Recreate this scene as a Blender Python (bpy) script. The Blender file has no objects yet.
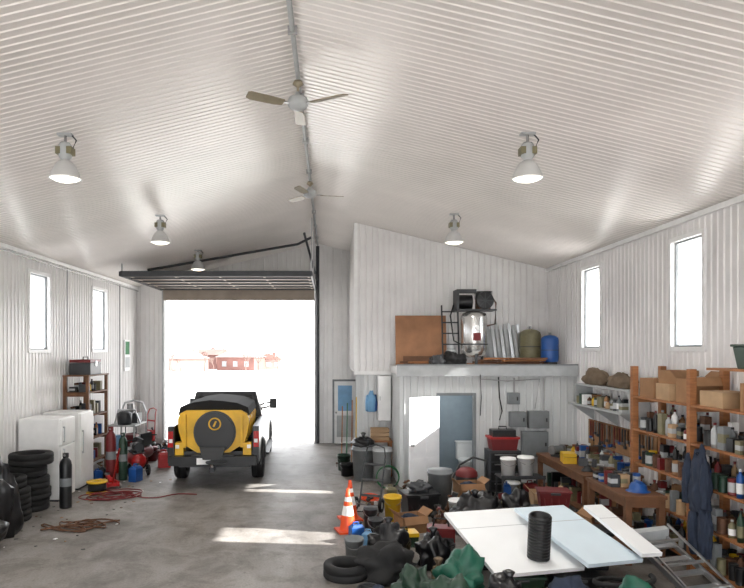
import bpy, bmesh, math, random
from mathutils import Vector, Matrix, Euler, noise
random.seed(7)
C = bpy.context
scene = C.scene
T = Matrix.Translation
def R(a, ax): return Matrix.Rotation(math.radians(a), 4, ax)
def lin(c):
    return tuple(((v/255)/12.92 if v/255 <= .04045 else ((v/255+.055)/1.055)**2.4) for v in c)
_m = {}
def mat(name, rgb, rough=.5, metal=0, var=.12, scale=6, bump=0, emit=0, stretch=None):
    if name in _m: return _m[name]
    m = bpy.data.materials.new(name); m.use_nodes = True
    nt = m.node_tree; p = nt.nodes['Principled BSDF']
    c = lin(rgb)
    tc = nt.nodes.new('ShaderNodeTexCoord'); nz = nt.nodes.new('ShaderNodeTexNoise')
    nz.inputs['Scale'].default_value = scale; nz.inputs['Detail'].default_value = 5
    if stretch:
        mp = nt.nodes.new('ShaderNodeMapping'); mp.inputs['Scale'].default_value = stretch
        nt.links.new(tc.outputs['Object'], mp.inputs['Vector']); nt.links.new(mp.outputs[0], nz.inputs['Vector'])
    else:
        nt.links.new(tc.outputs['Object'], nz.inputs['Vector'])
    cr = nt.nodes.new('ShaderNodeValToRGB')
    cr.color_ramp.elements[0].position = .3; cr.color_ramp.elements[1].position = .7
    cr.color_ramp.elements[0].color = (*[v*(1-var) for v in c], 1)
    cr.color_ramp.elements[1].color = (*[min(1, v*(1+var)) for v in c], 1)
    nt.links.new(nz.outputs['Fac'], cr.inputs[0]); nt.links.new(cr.outputs[0], p.inputs['Base Color'])
    p.inputs['Roughness'].default_value = rough; p.inputs['Metallic'].default_value = metal
    if bump:
        bp = nt.nodes.new('ShaderNodeBump'); bp.inputs['Strength'].default_value = bump
        nt.links.new(nz.outputs['Fac'], bp.inputs['Height']); nt.links.new(bp.outputs[0], p.inputs['Normal'])
    if emit:
        p.inputs['Emission Color'].default_value = (*c, 1); p.inputs['Emission Strength'].default_value = emit
    _m[name] = m
    return m
ceil_m = mat('ceiling_enamel', (232, 227, 223), .27, 0, .05, .9)
wall_m = mat('wall_enamel', (225, 223, 222), .34, 0, .06, 1.5)
wall2_m = mat('wall_liner', (205, 207, 207), .4, 0, .05, 1.5)
white = mat('white_paint', (235, 235, 234), .4, 0, .05)
applw = mat('appliance_white', (236, 236, 234), .3, 0, .04)
doorw = mat('door_white', (244, 246, 248), .35, 0, .03)
black = mat('black_plastic', (20, 21, 23), .4, 0, .2)
blackr = mat('black_rubber', (22, 22, 23), .8, 0, .25, 14, .2)
bagm = mat('bag_black', (16, 16, 19), .3, 0, .2, 8, .3)
grey = mat('grey_paint', (120, 124, 126), .5, 0, .12)
lgrey = mat('light_grey', (172, 175, 176), .5, 0, .1)
dgrey = mat('dark_grey', (54, 56, 59), .5, 0, .15)
steel = mat('steel', (150, 150, 150), .35, .9, .15)
alu = mat('aluminium', (205, 207, 209), .28, .9, .08)
shade = mat('lamp_shade_aluminium', (212, 213, 212), .4, .35, .05)
inox = mat('stainless_steel', (214, 214, 212), .22, .85, .08, 3)
galv = mat('galvanised', (165, 165, 165), .45, .6, .12)
rust = mat('rusty', (98, 68, 50), .7, .3, .35, 14)
wood = mat('pine_wood', (150, 98, 58), .65, 0, .22, 5, .05, 0, (1, 1, 8))
woodd = mat('dark_wood', (104, 68, 42), .65, 0, .25, 5, .05)
ply = mat('plywood', (160, 114, 80), .65, 0, .2, 3)
card = mat('cardboard', (150, 112, 78), .8, 0, .12, 5)
card2 = mat('cardboard_pale', (176, 146, 112), .8, 0, .12, 5)
red = mat('red_paint', (164, 28, 28), .4, 0, .12)
redd = mat('dark_red', (104, 24, 26), .5, 0, .12)
yellow = mat('yellow_paint', (218, 170, 24), .42, 0, .16, 3)
yelp = mat('yellow_plastic', (214, 172, 28), .45, 0, .1)
orange = mat('orange_plastic', (226, 80, 34), .45, 0, .1)
blue = mat('blue_paint', (24, 74, 140), .4, 0, .12)
sky_b = mat('pale_blue', (110, 160, 200), .4, 0, .12)
green = mat('green_plastic', (26, 100, 56), .5, 0, .2)
dgreen = mat('dark_green', (30, 56, 42), .45, 0, .2)
tealt = mat('teal_tarp', (20, 84, 66), .5, 0, .3, 5, .3)
khaki = mat('khaki', (118, 112, 84), .5, 0, .2)
pink = mat('faded_pink_plastic', (206, 130, 116), .5, 0, .15)
navy = mat('navy_cloth', (32, 42, 60), .85, 0, .25, 9, .4)
canvas = mat('canvas_tarp', (108, 92, 74), .85, 0, .25, 6, .4)
foam = mat('foam_board', (240, 242, 243), .5, 0, .03, 2)
foamb = mat('foam_board_blue', (214, 229, 238), .5, 0, .03, 2)
carpaint = mat('truck_paint', (16, 18, 22), .3, 0, .08)
matblack = mat('tonneau_vinyl', (14, 14, 16), .85, 0, .2, 8, .2)
glassd = mat('dark_glass', (14, 18, 22), .06, 0, .05)
bathw = mat('bathroom_wall', (140, 154, 162), .6, 0, .05)
chrome = mat('chrome', (210, 210, 212), .12, 1, .03)
fanm = mat('fan_enamel', (142, 132, 110), .4, 0, .1)
lens = mat('lamp_lens', (255, 250, 236), .4, 0, .0, 1, 0, 1.3)
redl = mat('tail_lens', (170, 16, 16), .2, 0, .1)
doorp = mat('door_panel_underside', (96, 82, 70), .7, 0, .3, 2.5)
doorp2 = mat('door_panel_rail', (140, 128, 116), .6, 0, .15, 2.5)

def glass():
    m = bpy.data.materials.new('window_glass'); m.use_nodes = True
    nt = m.node_tree; nt.nodes.clear()
    o = nt.nodes.new('ShaderNodeOutputMaterial'); mx = nt.nodes.new('ShaderNodeMixShader')
    t = nt.nodes.new('ShaderNodeBsdfTransparent'); g = nt.nodes.new('ShaderNodeBsdfGlossy')
    g.inputs['Roughness'].default_value = .03; mx.inputs[0].default_value = .06
    t.inputs[0].default_value = (.95, .97, 1, 1)
    nt.links.new(t.outputs[0], mx.inputs[1]); nt.links.new(g.outputs[0], mx.inputs[2]); nt.links.new(mx.outputs[0], o.inputs[0])
    return m
glass_m = glass()

def floor_mat():
    m = bpy.data.materials.new('concrete_floor'); m.use_nodes = True
    nt = m.node_tree; p = nt.nodes['Principled BSDF']; L = nt.links.new
    tc = nt.nodes.new('ShaderNodeTexCoord')
    def nz(s, d, rough=.6, vec=None, dist=0):
        n = nt.nodes.new('ShaderNodeTexNoise'); n.inputs['Scale'].default_value = s; n.inputs['Detail'].default_value = d; n.inputs['Distortion'].default_value = dist
        n.inputs['Roughness'].default_value = rough; L(vec or tc.outputs['Object'], n.inputs['Vector']); return n
    def ramp(src, a, b, ca, cb):
        r = nt.nodes.new('ShaderNodeValToRGB'); e = r.color_ramp.elements
        e[0].position = a; e[1].position = b; e[0].color = (*lin(ca), 1); e[1].color = (*lin(cb), 1); L(src, r.inputs[0]); return r
    def mul(a, b, f=1):
        x = nt.nodes.new('ShaderNodeMix'); x.data_type = 'RGBA'; x.blend_type = 'MULTIPLY'; x.inputs[0].default_value = f
        L(a, x.inputs[6]); L(b, x.inputs[7]); return x.outputs[2]
    base = ramp(nz(.5, 8, .62, None, .4).outputs['Fac'], .28, .72, (122, 118, 114), (164, 160, 156))
    spots = ramp(nz(1.5, 9, .74, None, .6).outputs['Fac'], .38, .54, (158, 150, 143), (255, 255, 255))
    dark = ramp(nz(5, 6, .75).outputs['Fac'], .30, .42, (130, 122, 115), (255, 255, 255))
    fine = ramp(nz(34, 5).outputs['Fac'], .3, .62, (214, 211, 208), (255, 255, 255))
    mp = nt.nodes.new('ShaderNodeMapping'); mp.inputs['Scale'].default_value = (1.0, .3, 1); L(tc.outputs['Object'], mp.inputs['Vector'])
    streak = ramp(nz(1, 7, .6, mp.outputs[0], 1.2).outputs['Fac'], .36, .62, (196, 190, 184), (255, 255, 255))
    c = mul(base.outputs[0], spots.outputs[0], .6); c = mul(c, dark.outputs[0], .6); c = mul(c, fine.outputs[0], .8); c = mul(c, streak.outputs[0], .7)
    L(c, p.inputs['Base Color'])
    p.inputs['Roughness'].default_value = .58
    b = nt.nodes.new('ShaderNodeBump'); b.inputs['Strength'].default_value = .12; L(fine.outputs[0], b.inputs['Height']); L(b.outputs[0], p.inputs['Normal'])
    return m
floor_m = floor_mat()

OCC = []
class B:
    def __init__(s, name):
        s.n = name; s.V = []; s.F = []; s.I = []; s.S = []; s.mats = []; s.M = Matrix.Identity(4)
    def mi(s, m):
        if m not in s.mats: s.mats.append(m)
        return s.mats.index(m)
    def add(s, vs, fs, m, smooth=False):
        o = len(s.V); s.V += [s.M @ Vector(v) for v in vs]; k = s.mi(m)
        for f in fs: s.F.append([i+o for i in f]); s.I.append(k); s.S.append(smooth)
    def box(s, x0, x1, y0, y1, z0, z1, m):
        s.add([(x0,y0,z0),(x1,y0,z0),(x1,y1,z0),(x0,y1,z0),(x0,y0,z1),(x1,y0,z1),(x1,y1,z1),(x0,y1,z1)],
              [(0,3,2,1),(4,5,6,7),(0,1,5,4),(1,2,6,5),(2,3,7,6),(3,0,4,7)], m)
    def rbox(s, c, sz, m, M):
        o = s.M; s.M = o @ T(Vector(c)) @ M; x, y, z = [v/2 for v in sz]; s.box(-x, x, -y, y, -z, z, m); s.M = o
    def hexa(s, pts, m): # 8 points bottom4 top4
        s.add(pts, [(0,3,2,1),(4,5,6,7),(0,1,5,4),(1,2,6,5),(2,3,7,6),(3,0,4,7)], m)
    def cyl(s, a, b, r0, m, r1=None, n=16):
        a = Vector(a); b = Vector(b); r1 = r0 if r1 is None else r1
        d = b-a; q = d.to_track_quat('Z', 'Y').to_matrix()
        vs = []
        for k, (p, r) in enumerate(((a, r0), (b, r1))):
            for i in range(n):
                t = 2*math.pi*i/n; vs.append(p + q @ Vector((math.cos(t)*r, math.sin(t)*r, 0)))
        s.add(vs, [(i, (i+1) % n, n+(i+1) % n, n+i) for i in range(n)], m, True)
        s.add(vs, [tuple(range(n-1, -1, -1)), tuple(range(n, 2*n))], m)
    def lathe(s, prof, m, n=24, M=None):
        o = s.M
        if M is not None: s.M = o @ M
        vs = []
        for r, z in prof:
            for i in range(n):
                t = 2*math.pi*i/n; vs.append((math.cos(t)*r, math.sin(t)*r, z))
        fs = []
        for k in range(len(prof)-1):
            for i in range(n):
                fs.append((k*n+i, k*n+(i+1) % n, (k+1)*n+(i+1) % n, (k+1)*n+i))
        s.add(vs, fs, m, True); s.M = o
    def tube(s, pts, r, m, n=8):
        pts = [Vector(p) for p in pts]; vs = []
        for i, p in enumerate(pts):
            d = (pts[min(i+1, len(pts)-1)]-pts[max(i-1, 0)]).normalized()
            q = d.to_track_quat('Z', 'Y').to_matrix()
            for k in range(n):
                t = 2*math.pi*k/n; vs.append(p+q @ Vector((math.cos(t)*r, math.sin(t)*r, 0)))
        fs = [(i*n+k, i*n+(k+1) % n, (i+1)*n+(k+1) % n, (i+1)*n+k) for i in range(len(pts)-1) for k in range(n)]
        s.add(vs, fs, m, True)
    def extr(s, poly, a0, a1, m, axis='X'):
        n = len(poly)
        if axis == 'X': f = lambda p, a: (a, p[0], p[1])
        elif axis == 'Y': f = lambda p, a: (p[0], a, p[1])
        else: f = lambda p, a: (p[0], p[1], a)
        vs = [f(p, a0) for p in poly]+[f(p, a1) for p in poly]
        s.add(vs, [tuple(range(n)), tuple(range(2*n-1, n-1, -1))]+[(i, n+i, n+(i+1) % n, (i+1) % n) for i in range(n)], m)
    def blob(s, c, rad, m, amp=.25, seed=0, fr=2.2, flat=0):
        bm = bmesh.new(); bmesh.ops.create_icosphere(bm, subdivisions=4, radius=1)
        vs = []
        for v in bm.verts:
            p = v.co.copy()
            k = 1+amp*noise.noise(p*fr+Vector((seed*7.3, seed, 2)))+amp*.6*(abs(noise.noise(p*fr*2.6+Vector((seed, 9, seed))))-.25)
            q = Vector((p.x*rad[0]*k, p.y*rad[1]*k, p.z*rad[2]*k))
            if q.z < -rad[2]*.55+flat: q.z = -rad[2]*.55+flat
            vs.append(q+Vector((c[0], c[1], c[2]+rad[2]*.55-flat)))
        fs = [tuple(v.index for v in f.verts) for f in bm.faces]
        bm.free(); s.add(vs, fs, m, True)
    def done(s, loc=(0, 0, 0), rz=0, bev=0, parent=None, rot=None):
        me = bpy.data.meshes.new(s.n); me.from_pydata([tuple(v) for v in s.V], [], s.F)
        for m in s.mats: me.materials.append(m)
        me.polygons.foreach_set('material_index', s.I); me.polygons.foreach_set('use_smooth', s.S)
        me.update()
        bm = bmesh.new(); bm.from_mesh(me); bmesh.ops.recalc_face_normals(bm, faces=bm.faces); bm.to_mesh(me); bm.free()
        o = bpy.data.objects.new(s.n, me); C.collection.objects.link(o)
        o.location = loc; o.rotation_euler = rot if rot else (0, 0, math.radians(rz))
        if bev:
            b = o.modifiers.new('bevel', 'BEVEL'); b.width = bev; b.segments = 2; b.limit_method = 'ANGLE'; b.angle_limit = math.radians(50)
        if parent: o.parent = parent
        W = T(Vector(loc)) @ Euler(o.rotation_euler).to_matrix().to_4x4()
        P_ = [W @ v for v in s.V]
        zs = min(p.z for p in P_); xs = [p.x for p in P_]; ys = [p.y for p in P_]
        if zs < .6 and max(xs)-min(xs) < 4 and max(ys)-min(ys) < 7: OCC.append((min(xs), max(xs), min(ys), max(ys)))
        return o

# ------------------------------------------------------------ room shell
XL, XR, YN, YF, ZE, ZR, XM = -6.3, 5.48, -5.0, 20.9, 5.1, 6.52, -.4
def ztop(x):
    return ZE+(ZR-ZE)*((x-XL)/(XM-XL)) if x < XM else ZE+(ZR-ZE)*((XR-x)/(XR-XM))
def profile(u0, u1, sp=.15, w=.045, d=.018):
    P = [(u0, 0)]; u = u0+sp/2
    while u+w < u1:
        P += [(u, 0), (u+.012, d), (u+w-.012, d), (u+w, 0)]; u += sp
    P.append((u1, 0)); return P
def corr(name, u0, u1, zb, zt, place, m, holes=(), **k):
    P = profile(u0, u1, **k)
    us = set(p[0] for p in P)
    for h in holes: us |= {h[0], h[1]}
    us = sorted(u for u in us if u0-1e-6 <= u <= u1+1e-6)
    def hh(u):
        for a, b in zip(P, P[1:]):
            if a[0] <= u <= b[0]+1e-9: return a[1]+(b[1]-a[1])*(u-a[0])/max(1e-9, b[0]-a[0])
        return 0
    b = B(name); H = {u: hh(u) for u in us}
    for a, c in zip(us, us[1:]):
        mid = (a+c)/2; cuts = sorted([(h[2], h[3]) for h in holes if h[0] < mid < h[1]])
        z = zb; rng = []
        for c0, c1 in cuts:
            if c0 > z: rng.append((z, c0))
            z = c1
        rng.append((z, None))
        for z0, z1 in rng:
            za = zt(a) if z1 is None else z1; zc = zt(c) if z1 is None else z1
            if za <= z0: continue
            b.add([place(a, H[a], z0), place(c, H[c], z0), place(c, H[c], zc), place(a, H[a], za)], [(0, 1, 2, 3)], m)
    return b.done()

f = B('floor'); f.box(XL, XR, YN, YF+.1, -.2, 0, floor_m); f.done()
snow = mat('snowy_yard', (225, 222, 218), .9, 0, .08, .3)
g = B('ground'); g.box(-160, 160, YF+.1, 320, -.25, -.03, snow); g.box(-160, XL-.3, -60, YF+.1, -.25, -.03, snow); g.box(XR+.3, 160, -60, YF+.1, -.25, -.03, snow); g.box(XL-.3, XR+.3, -60, YN, -.25, -.03, snow); g.done()

LW = [(6.0, 6.95), (9.7, 10.65), (13.35, 14.35), (16.9, 18.0)]
RW = [(5.75, 6.65), (9.33, 10.28), (12.9, 13.9)]
corr('wall_left', YN, YF, 0, lambda u: ZE, lambda u, h, z: (XL+h, u, z), wall_m, [(a, b, 3.0, 4.72) for a, b in LW])
corr('wall_right', YN, YF, 0, lambda u: ZE, lambda u, h, z: (XR-h, u, z), wall_m, [(a, b, 3.04, 4.8) for a, b in RW])
DX0, DX1, DZ = -5.36, -.52, 4.85
corr('wall_far', XL, XR, 0, ztop, lambda u, h, z: (u, YF-h, z), wall_m, [(DX0, DX1, -1, DZ), (.08, .9, -1, 2.08)])
corr('wall_near', XL, XR, 0, ztop, lambda u, h, z: (u, YN+h, z), wall_m, [(-5.6, 4.6, -1, 4.9)])
cb = B('ceiling')
P = profile(YN, YF, .115, .034, .010)
for x0, x1 in ((XL, XM), (XM, XR)):
    z0, z1 = ztop(x0), ztop(x1); n = len(P)
    cb.add([(x0, p[0], z0-p[1]) for p in P]+[(x1, p[0], z1-p[1]) for p in P], [(i, i+1, n+i+1, n+i) for i in range(n-1)], ceil_m)
cb.done()
rf = B('roof')
for sx, xe in ((1, XR), (-1, XL)):
    sl = (ZR-ZE)/(abs(xe-XM)); w = .9; xo = xe+sx*w; zo = ZE-sl*w
    rf.hexa([(XM, YN-.3, ZR+.03), (xo, YN-.3, zo+.03), (xo, YF+.6, zo+.03), (XM, YF+.6, ZR+.03),
             (XM, YN-.3, ZR+.25), (xo, YN-.3, zo+.2), (xo, YF+.6, zo+.2), (XM, YF+.6, ZR+.25)], lgrey)
    rf.box(min(xo, xo+sx*.03), max(xo, xo+sx*.03), YN-.3, YF+.6, zo-.17, zo+.22, white)
rf.done()
tr = B('trim_1'); tr.box(XL+.01, XL+.07, YN, YF, ZE-.10, ZE-.02, white); tr.done()
tr = B('trim_2'); tr.box(XR-.07, XR-.01, YN, YF, ZE-.10, ZE-.02, white); tr.done()
tr = B('trim_3'); tr.box(DX0-.12, DX0, YF-.05, YF+.15, 0, DZ+.12, lgrey); tr.box(DX1, DX1+.12, YF-.05, YF+.15, 0, DZ+.12, lgrey); tr.box(DX0, DX1, YF-.05, YF+.15, DZ, DZ+.12, lgrey); tr.done()
bs = B('baseboard_left'); bs.box(XL+.02, XL+.05, YN, YF, 0, .15, lgrey); bs.done()
rc = B('ridge_conduit'); rc.cyl((XM, YN+.1, ZR-.07), (XM, YF-.1, ZR-.07), .028, lgrey, n=10)
for i in range(14): rc.box(XM-.05, XM+.05, YN+1+i*1.8, YN+1.05+i*1.8, ZR-.11, ZR-.03, galv)
rc.done()
wi = 1
for side, lst, X, z0, z1 in ((-1, LW, XL, 3.0, 4.72), (1, RW, XR, 3.04, 4.8)):
    for a, b_ in lst:
        w = B('window_%d' % wi); wi += 1
        xi = X-side*.035; xo = X+side*.1
        x0, x1 = min(xi, xo), max(xi, xo)
        t = .05
        w.box(x0, x1, a-.02, a+t, z0-.02, z1+.02, white); w.box(x0, x1, b_-t, b_+.02, z0-.02, z1+.02, white)
        w.box(x0, x1, a+t, b_-t, z0-.02, z0+t, white); w.box(x0, x1, a+t, b_-t, z1-t, z1+.02, white)
        xm = X+side*.05
        w.box(xm-.02, xm+.02, a+t, a+t+.03, z0+t, z1-t, grey); w.box(xm-.02, xm+.02, b_-t-.03, b_-t, z0+t, z1-t, grey)
        w.box(xm-.02, xm+.02, a+t+.03, b_-t-.03, z0+t, z0+t+.03, grey); w.box(xm-.02, xm+.02, a+t+.03, b_-t-.03, z1-t-.03, z1-t, grey)
        w.add([(xm, a+t, z0+t), (xm, b_-t, z0+t), (xm, b_-t, z1-t), (xm, a+t, z1-t)], [(0, 1, 2, 3)], glass_m)
        w.done()

# ------------------------------------------------------------ overhead door
od = B('overhead_garage_door')
y = 16.6
for i in range(5):
    od.box(DX0-.02, DX1+.02, y, y+.76, 5.0, 5.05, doorp)
    for k in (.02, .69): od.box(DX0-.02, DX1+.02, y+k, y+k+.05, 4.955, 5.0, doorp2 if k < .1 else dgrey)
    for k in range(5):
        xx = DX0+.02+k*(DX1-DX0-.1)/4; od.box(xx, xx+.06, y+.07, y+.69, 4.985, 5.0, doorp2)
    y += .79
od.box(DX0-.02, DX1+.02, 20.62, 20.67, 4.64, 4.97, doorp2)
for xx in (DX0-.07, DX1+.02):
    od.box(xx, xx+.05, 16.45, 20.5, 4.94, 5.06, dgrey)
    od.tube([(xx+.025, 20.5, 5.01), (xx+.025, 20.68, 4.97), (xx+.025, 20.78, 4.85), (xx+.025, 20.8, 4.7)], .03, galv)
    od.box(xx, xx+.05, 20.75, 20.83, 0, 4.7, galv)
    for yy in (16.6, 18.5, 20.2): od.box(xx+.01, xx+.04, yy, yy+.04, 5.06, ztop(xx+.02)-.03, galv)
od.box(DX0-.05, DX1+.05, 16.5, 16.56, 4.93, 5.08, dgrey)
od.cyl((DX0, 20.7, 5.2), (DX1, 20.7, 5.2), .05, dgrey)
od.done()
cd = B('conduit_pipe'); cd.tube([(-5.1, 17.9, 5.28), (-4.6, 17.9, 5.36), (-.9, 17.9, 6.0), (-.5, 17.9, 6.2)], .035, dgrey)
cd.cyl((-.72, 17.9, 6.3), (-.42, 20.7, 5.3), .035, dgrey); cd.cyl((-.40, 20.72, 0.02), (-.40, 20.72, 6.4), .055, dgrey, n=10); cd.done()
d = B('door_1')
d.box(.08, .14, YF-.04, YF+.12, 0, 2.08, grey); d.box(.84, .9, YF-.04, YF+.12, 0, 2.08, grey); d.box(.14, .84, YF-.04, YF+.12, 2.02, 2.08, grey)
d.box(.14, .84, YF, YF+.05, .01, 1.05, white); d.box(.14, .26, YF, YF+.05, 1.05, 2.02, white); d.box(.72, .84, YF, YF+.05, 1.05, 2.02, white); d.box(.26, .72, YF, YF+.05, 1.88, 2.02, white)
d.box(.26, .72, YF+.015, YF+.03, 1.05, 1.88, sky_b); d.box(.22, .76, YF-.02, YF, .2, .9, lgrey); d.cyl((.2, YF, 1.0), (.2, YF-.07, 1.0), .03, steel)
d.done(bev=.006)

# ------------------------------------------------------------ mezzanine / enclosure
UY, UX = 16.1, .65
corr('wall_mezzanine_front', UX, XR, 2.49, lambda u: ztop(u)-.02, lambda u, h, z: (u, UY-h, z), wall_m)
corr('wall_mezzanine_side', UY, YF, 2.49, lambda u: ztop(UX)-.02, lambda u, h, z: (UX-h, u, z), wall_m)
mz = B('trim_4'); mz.box(UX-.04, UX+.04, UY-.04, UY+.04, 2.5, ztop(UX)-.03, white)
mz.box(UX-.04, UX+.9, UY-.04, UY+.02, 2.42, 2.5, white); mz.done()
corr('wall_lower_partition', .85, 1.55, 0, lambda u: 2.44, lambda u, h, z: (u, UY-h, z), wall2_m)
corr('wall_lower_side', UY, YF, 0, lambda u: 2.44, lambda u, h, z: (.85-h, u, z), wall2_m)
so = B('mezzanine_soffit'); so.box(UX+.02, .95, UY+.03, YF-.03, 2.44, 2.48, white); so.done()
EY = 14.2
corr('wall_enclosure_front', 1.55, XR, 0, lambda u: 2.47, lambda u, h, z: (u, EY-h, z), wall2_m, [(2.42, 3.17, -1, 2.03)])
corr('wall_enclosure_side', EY, UY, 0, lambda u: 2.47, lambda u, h, z: (1.55-h, u, z), wall2_m)
dk = B('mezzanine_deck'); dk.box(1.5, XR-.02, EY-.08, UY-.03, 2.5, 2.66, white); dk.box(1.47, XR-.02, EY-.12, EY-.08, 2.46, 2.7, lgrey)
dk.box(1.47, XR-.02, EY-.13, EY-.02, 2.7, 2.725, grey); dk.done()
bw = B('wall_bathroom'); bw.box(1.7, 3.6, 15.9, 15.95, 0, 2.45, bathw); bw.box(3.55, 3.6, EY+.05, 15.9, 0, 2.45, bathw); bw.box(1.7, 1.75, EY+.05, 15.9, 0, 2.45, bathw); bw.box(1.75, 3.55, EY+.05, 15.9, 2.4, 2.45, white); bw.done()
dr = B('door_2')
dr.box(2.36, 2.42, EY-.05, EY+.08, 0, 2.09, grey); dr.box(3.17, 3.23, EY-.05, EY+.08, 0, 2.09, grey); dr.box(2.42, 3.17, EY-.05, EY+.08, 2.03, 2.09, grey)
dr.M = T(Vector((2.40, EY-.09, 0))) @ R(212, 'Z')
dr.box(0, .84, -.02, .02, .02, 2.02, doorw)
for zz in ((.2, .7), (.8, 1.3), (1.4, 1.88)):
    for xx in ((.1, .38), (.46, .74)):
        dr.box(xx[0], xx[1], .02, .03, zz[0], zz[1], doorw)
        dr.box(xx[0]+.03, xx[1]-.03, .03, .036, zz[0]+.03, zz[1]-.03, doorw)
dr.cyl((.78, 0, 1.0), (.78, .08, 1.0), .03, steel)
dr.done(bev=.005)
to = B('toilet')
to.lathe([(0, 0), (.14, 0), (.12, .1), (.11, .22), (.19, .34), (.21, .40), (.2, .43), (0, .43)], applw, M=Matrix.Diagonal((1, 1.25, 1, 1)))
to.box(-.2, .2, .2, .38, .38, .78, applw); to.box(-.22, .22, .18, .4, .78, .82, applw); to.box(-.1, .1, .1, .3, 0, .4, applw)
to.done((3.28, 15.35, 0), bev=.02)

# ------------------------------------------------------------ lamps and fans
def highbay(x, y):
    zc = ztop(x); o = B('high_bay_lamp')
    zb = 5.2
    o.box(-.09, .09, -.05, .05, zc-.06, zc-.035, lgrey)
    o.cyl((0, 0, zc-.04), (0, 0, zb+.42), .018, steel, n=8)
    o.tube([(.08, 0, zc-.05), (.14, 0, zc-.12), (.09, 0, zb+.38)], .01, dgrey)
    o.lathe([(0, .46), (.06, .46), (.08, .43), (.08, .28), (.05, .25), (.05, .22), (0, .22)], lgrey, 18, T(Vector((0, 0, zb))))
    o.box(-.1, .1, -.07, .07, zb+.31, zb+.4, khaki)
    o.lathe([(.05, .24), (.085, .22), (.125, .17), (.165, .09), (.19, .02), (.2, 0), (.194, 0), (.18, .02), (.155, .09), (.12, .15), (.07, .19), (0, .19)], shade, 28, T(Vector((0, 0, zb))))
    o.lathe([(0, -.035), (.08, -.03), (.14, -.012), (.182, .012), (0, .012)], lens, 24, T(Vector((0, 0, zb))))
    o.done((x, y, 0))
    l = bpy.data.lights.new('bulb', 'SPOT'); l.energy = 150; l.spot_size = math.radians(140); l.spot_blend = .6; l.shadow_soft_size = .18; l.color = (1, .97, .92)
    lo = bpy.data.objects.new('high_bay_bulb', l); lo.location = (x, y, zb-.06); C.collection.objects.link(lo)
for y_ in (3.7, 8.1, 12.9, 17.2):
    highbay({12.9: -3.42, 17.2: -3.55}.get(y_, -3.35), y_)
    if y_ < 15: highbay(2.5, y_)
def fan(y, a0, zh):
    o = B('ceiling_fan')
    o.lathe([(0, ZR-.12), (.05, ZR-.12), (.07, ZR-.16), (.02, ZR-.2)], fanm, 20)
    o.cyl((0, 0, ZR-.14), (0, 0, zh+.08), .016, fanm, n=10)
    o.lathe([(0, zh+.14), (.03, zh+.14), (.05, zh+.09), (.11, zh+.07), (.13, zh+.03), (.13, zh-.02), (.1, zh-.06), (.05, zh-.08), (0, zh-.085)], lgrey, 26)
    for k in range(3):
        o.M = R(a0+120*k, 'Z') @ T(Vector((0, 0, zh-.01)))
        o.box(.1, .26, -.02, .02, -.012, .0, steel)
        o.M = o.M @ R(14, 'X')
        o.extr([(.2, -.055), (.3, -.075), (.62, -.08), (.68, -.055), (.69, .05), (.65, .07), (.3, .06), (.2, .05)], -.018, -.006, fanm, 'Z')
    o.done((XM, y, 0))
fan(8.0, 90, 6.12); fan(12.8, 10, 6.16)
cw = B('wall_conduit')
for yy in (11.6, 15.2, 19.0): cw.cyl((XL+.06, yy, .9), (XL+.06, yy, ZE-.12), .018, galv, n=8)
cw.cyl((XL+.06, 8, 4.95), (XL+.06, 20.8, 4.95), .016, galv, n=8)
cw.done()

# ------------------------------------------------------------ generic things
def prof_tire(r, w): 
    ri = r*.62
    return [(ri, -w*.42), (r*.8, -w*.5), (r*.95, -w*.47), (r, -w*.36), (r, -.012), (r*.975, -.01), (r*.975, .01), (r, .012), (r, w*.36), (r*.95, w*.47), (r*.8, w*.5), (ri, w*.42), (ri*.98, 0), (ri, -w*.42)]
def tire_stack(x, y, n, r=.4, w=.23, name='tire_stack', j=.03):
    o = B(name)
    for i in range(n):
        rr = r*random.uniform(.9, 1) if n > 1 else r
        o.lathe(prof_tire(rr, w), blackr, 36, T(Vector((random.uniform(-j, j), random.uniform(-j, j), w/2+i*w))))
    o.done((x, y, 0))
def bucket(x, y, z=0, r=.15, h=.36, m=white, lid=False, name='bucket'):
    o = B(name)
    p = [(0, 0), (r*.82, 0), (r*.96, h*.9), (r*1.04, h*.9), (r*1.04, h*.93), (r*.98, h*.93), (r, h)]
    p += [(0, h)] if lid else [(r*.95, h), (r*.78, .03), (0, .03)]
    o.lathe(p, m, 24)
    hr = r*1.03
    o.tube([(hr*math.cos(t), -.02-.12*math.sin(t), h*.88-.1*math.sin(t)) for t in [math.pi*i/10 for i in range(11)]], .005, steel, 6)
    o.done((x, y, z))
def box_card(x, y, z, sx, sy, sz, rz=0, m=card, open_=True, name='cardboard_box'):
    o = B(name); t = .012
    o.box(-sx/2, sx/2, -sy/2, sy/2, 0, t, m)
    o.box(-sx/2, -sx/2+t, -sy/2, sy/2, t, sz, m); o.box(sx/2-t, sx/2, -sy/2, sy/2, t, sz, m)
    o.box(-sx/2+t, sx/2-t, -sy/2, -sy/2+t, t, sz, m); o.box(-sx/2+t, sx/2-t, sy/2-t, sy/2, t, sz, m)
    if open_:
        o.rbox((-sx/2-.05, 0, sz+.04), (.15, sy*.96, .006), m, R(50, 'Y')); o.rbox((sx/2+.05, 0, sz+.03), (.15, sy*.96, .006), m, R(-40, 'Y'))
        o.rbox((0, -sy/2-.05, sz-.05), (sx*.96, .006, .13), m, R(-25, 'X'))
        o.blob((0, 0, sz*.55), (sx*.4, sy*.4, sz*.3), random.choice([dgrey, lgrey, navy, redd]), .3, random.random()*9)
    else:
        o.box(-sx/2+t, sx/2-t, -sy/2+t, sy/2-t, sz-.01, sz, m); o.box(-.025, .025, -sy/2-.002, sy/2+.002, sz-.005, sz+.002, card2)
    o.done((x, y, z), rz)
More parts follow.
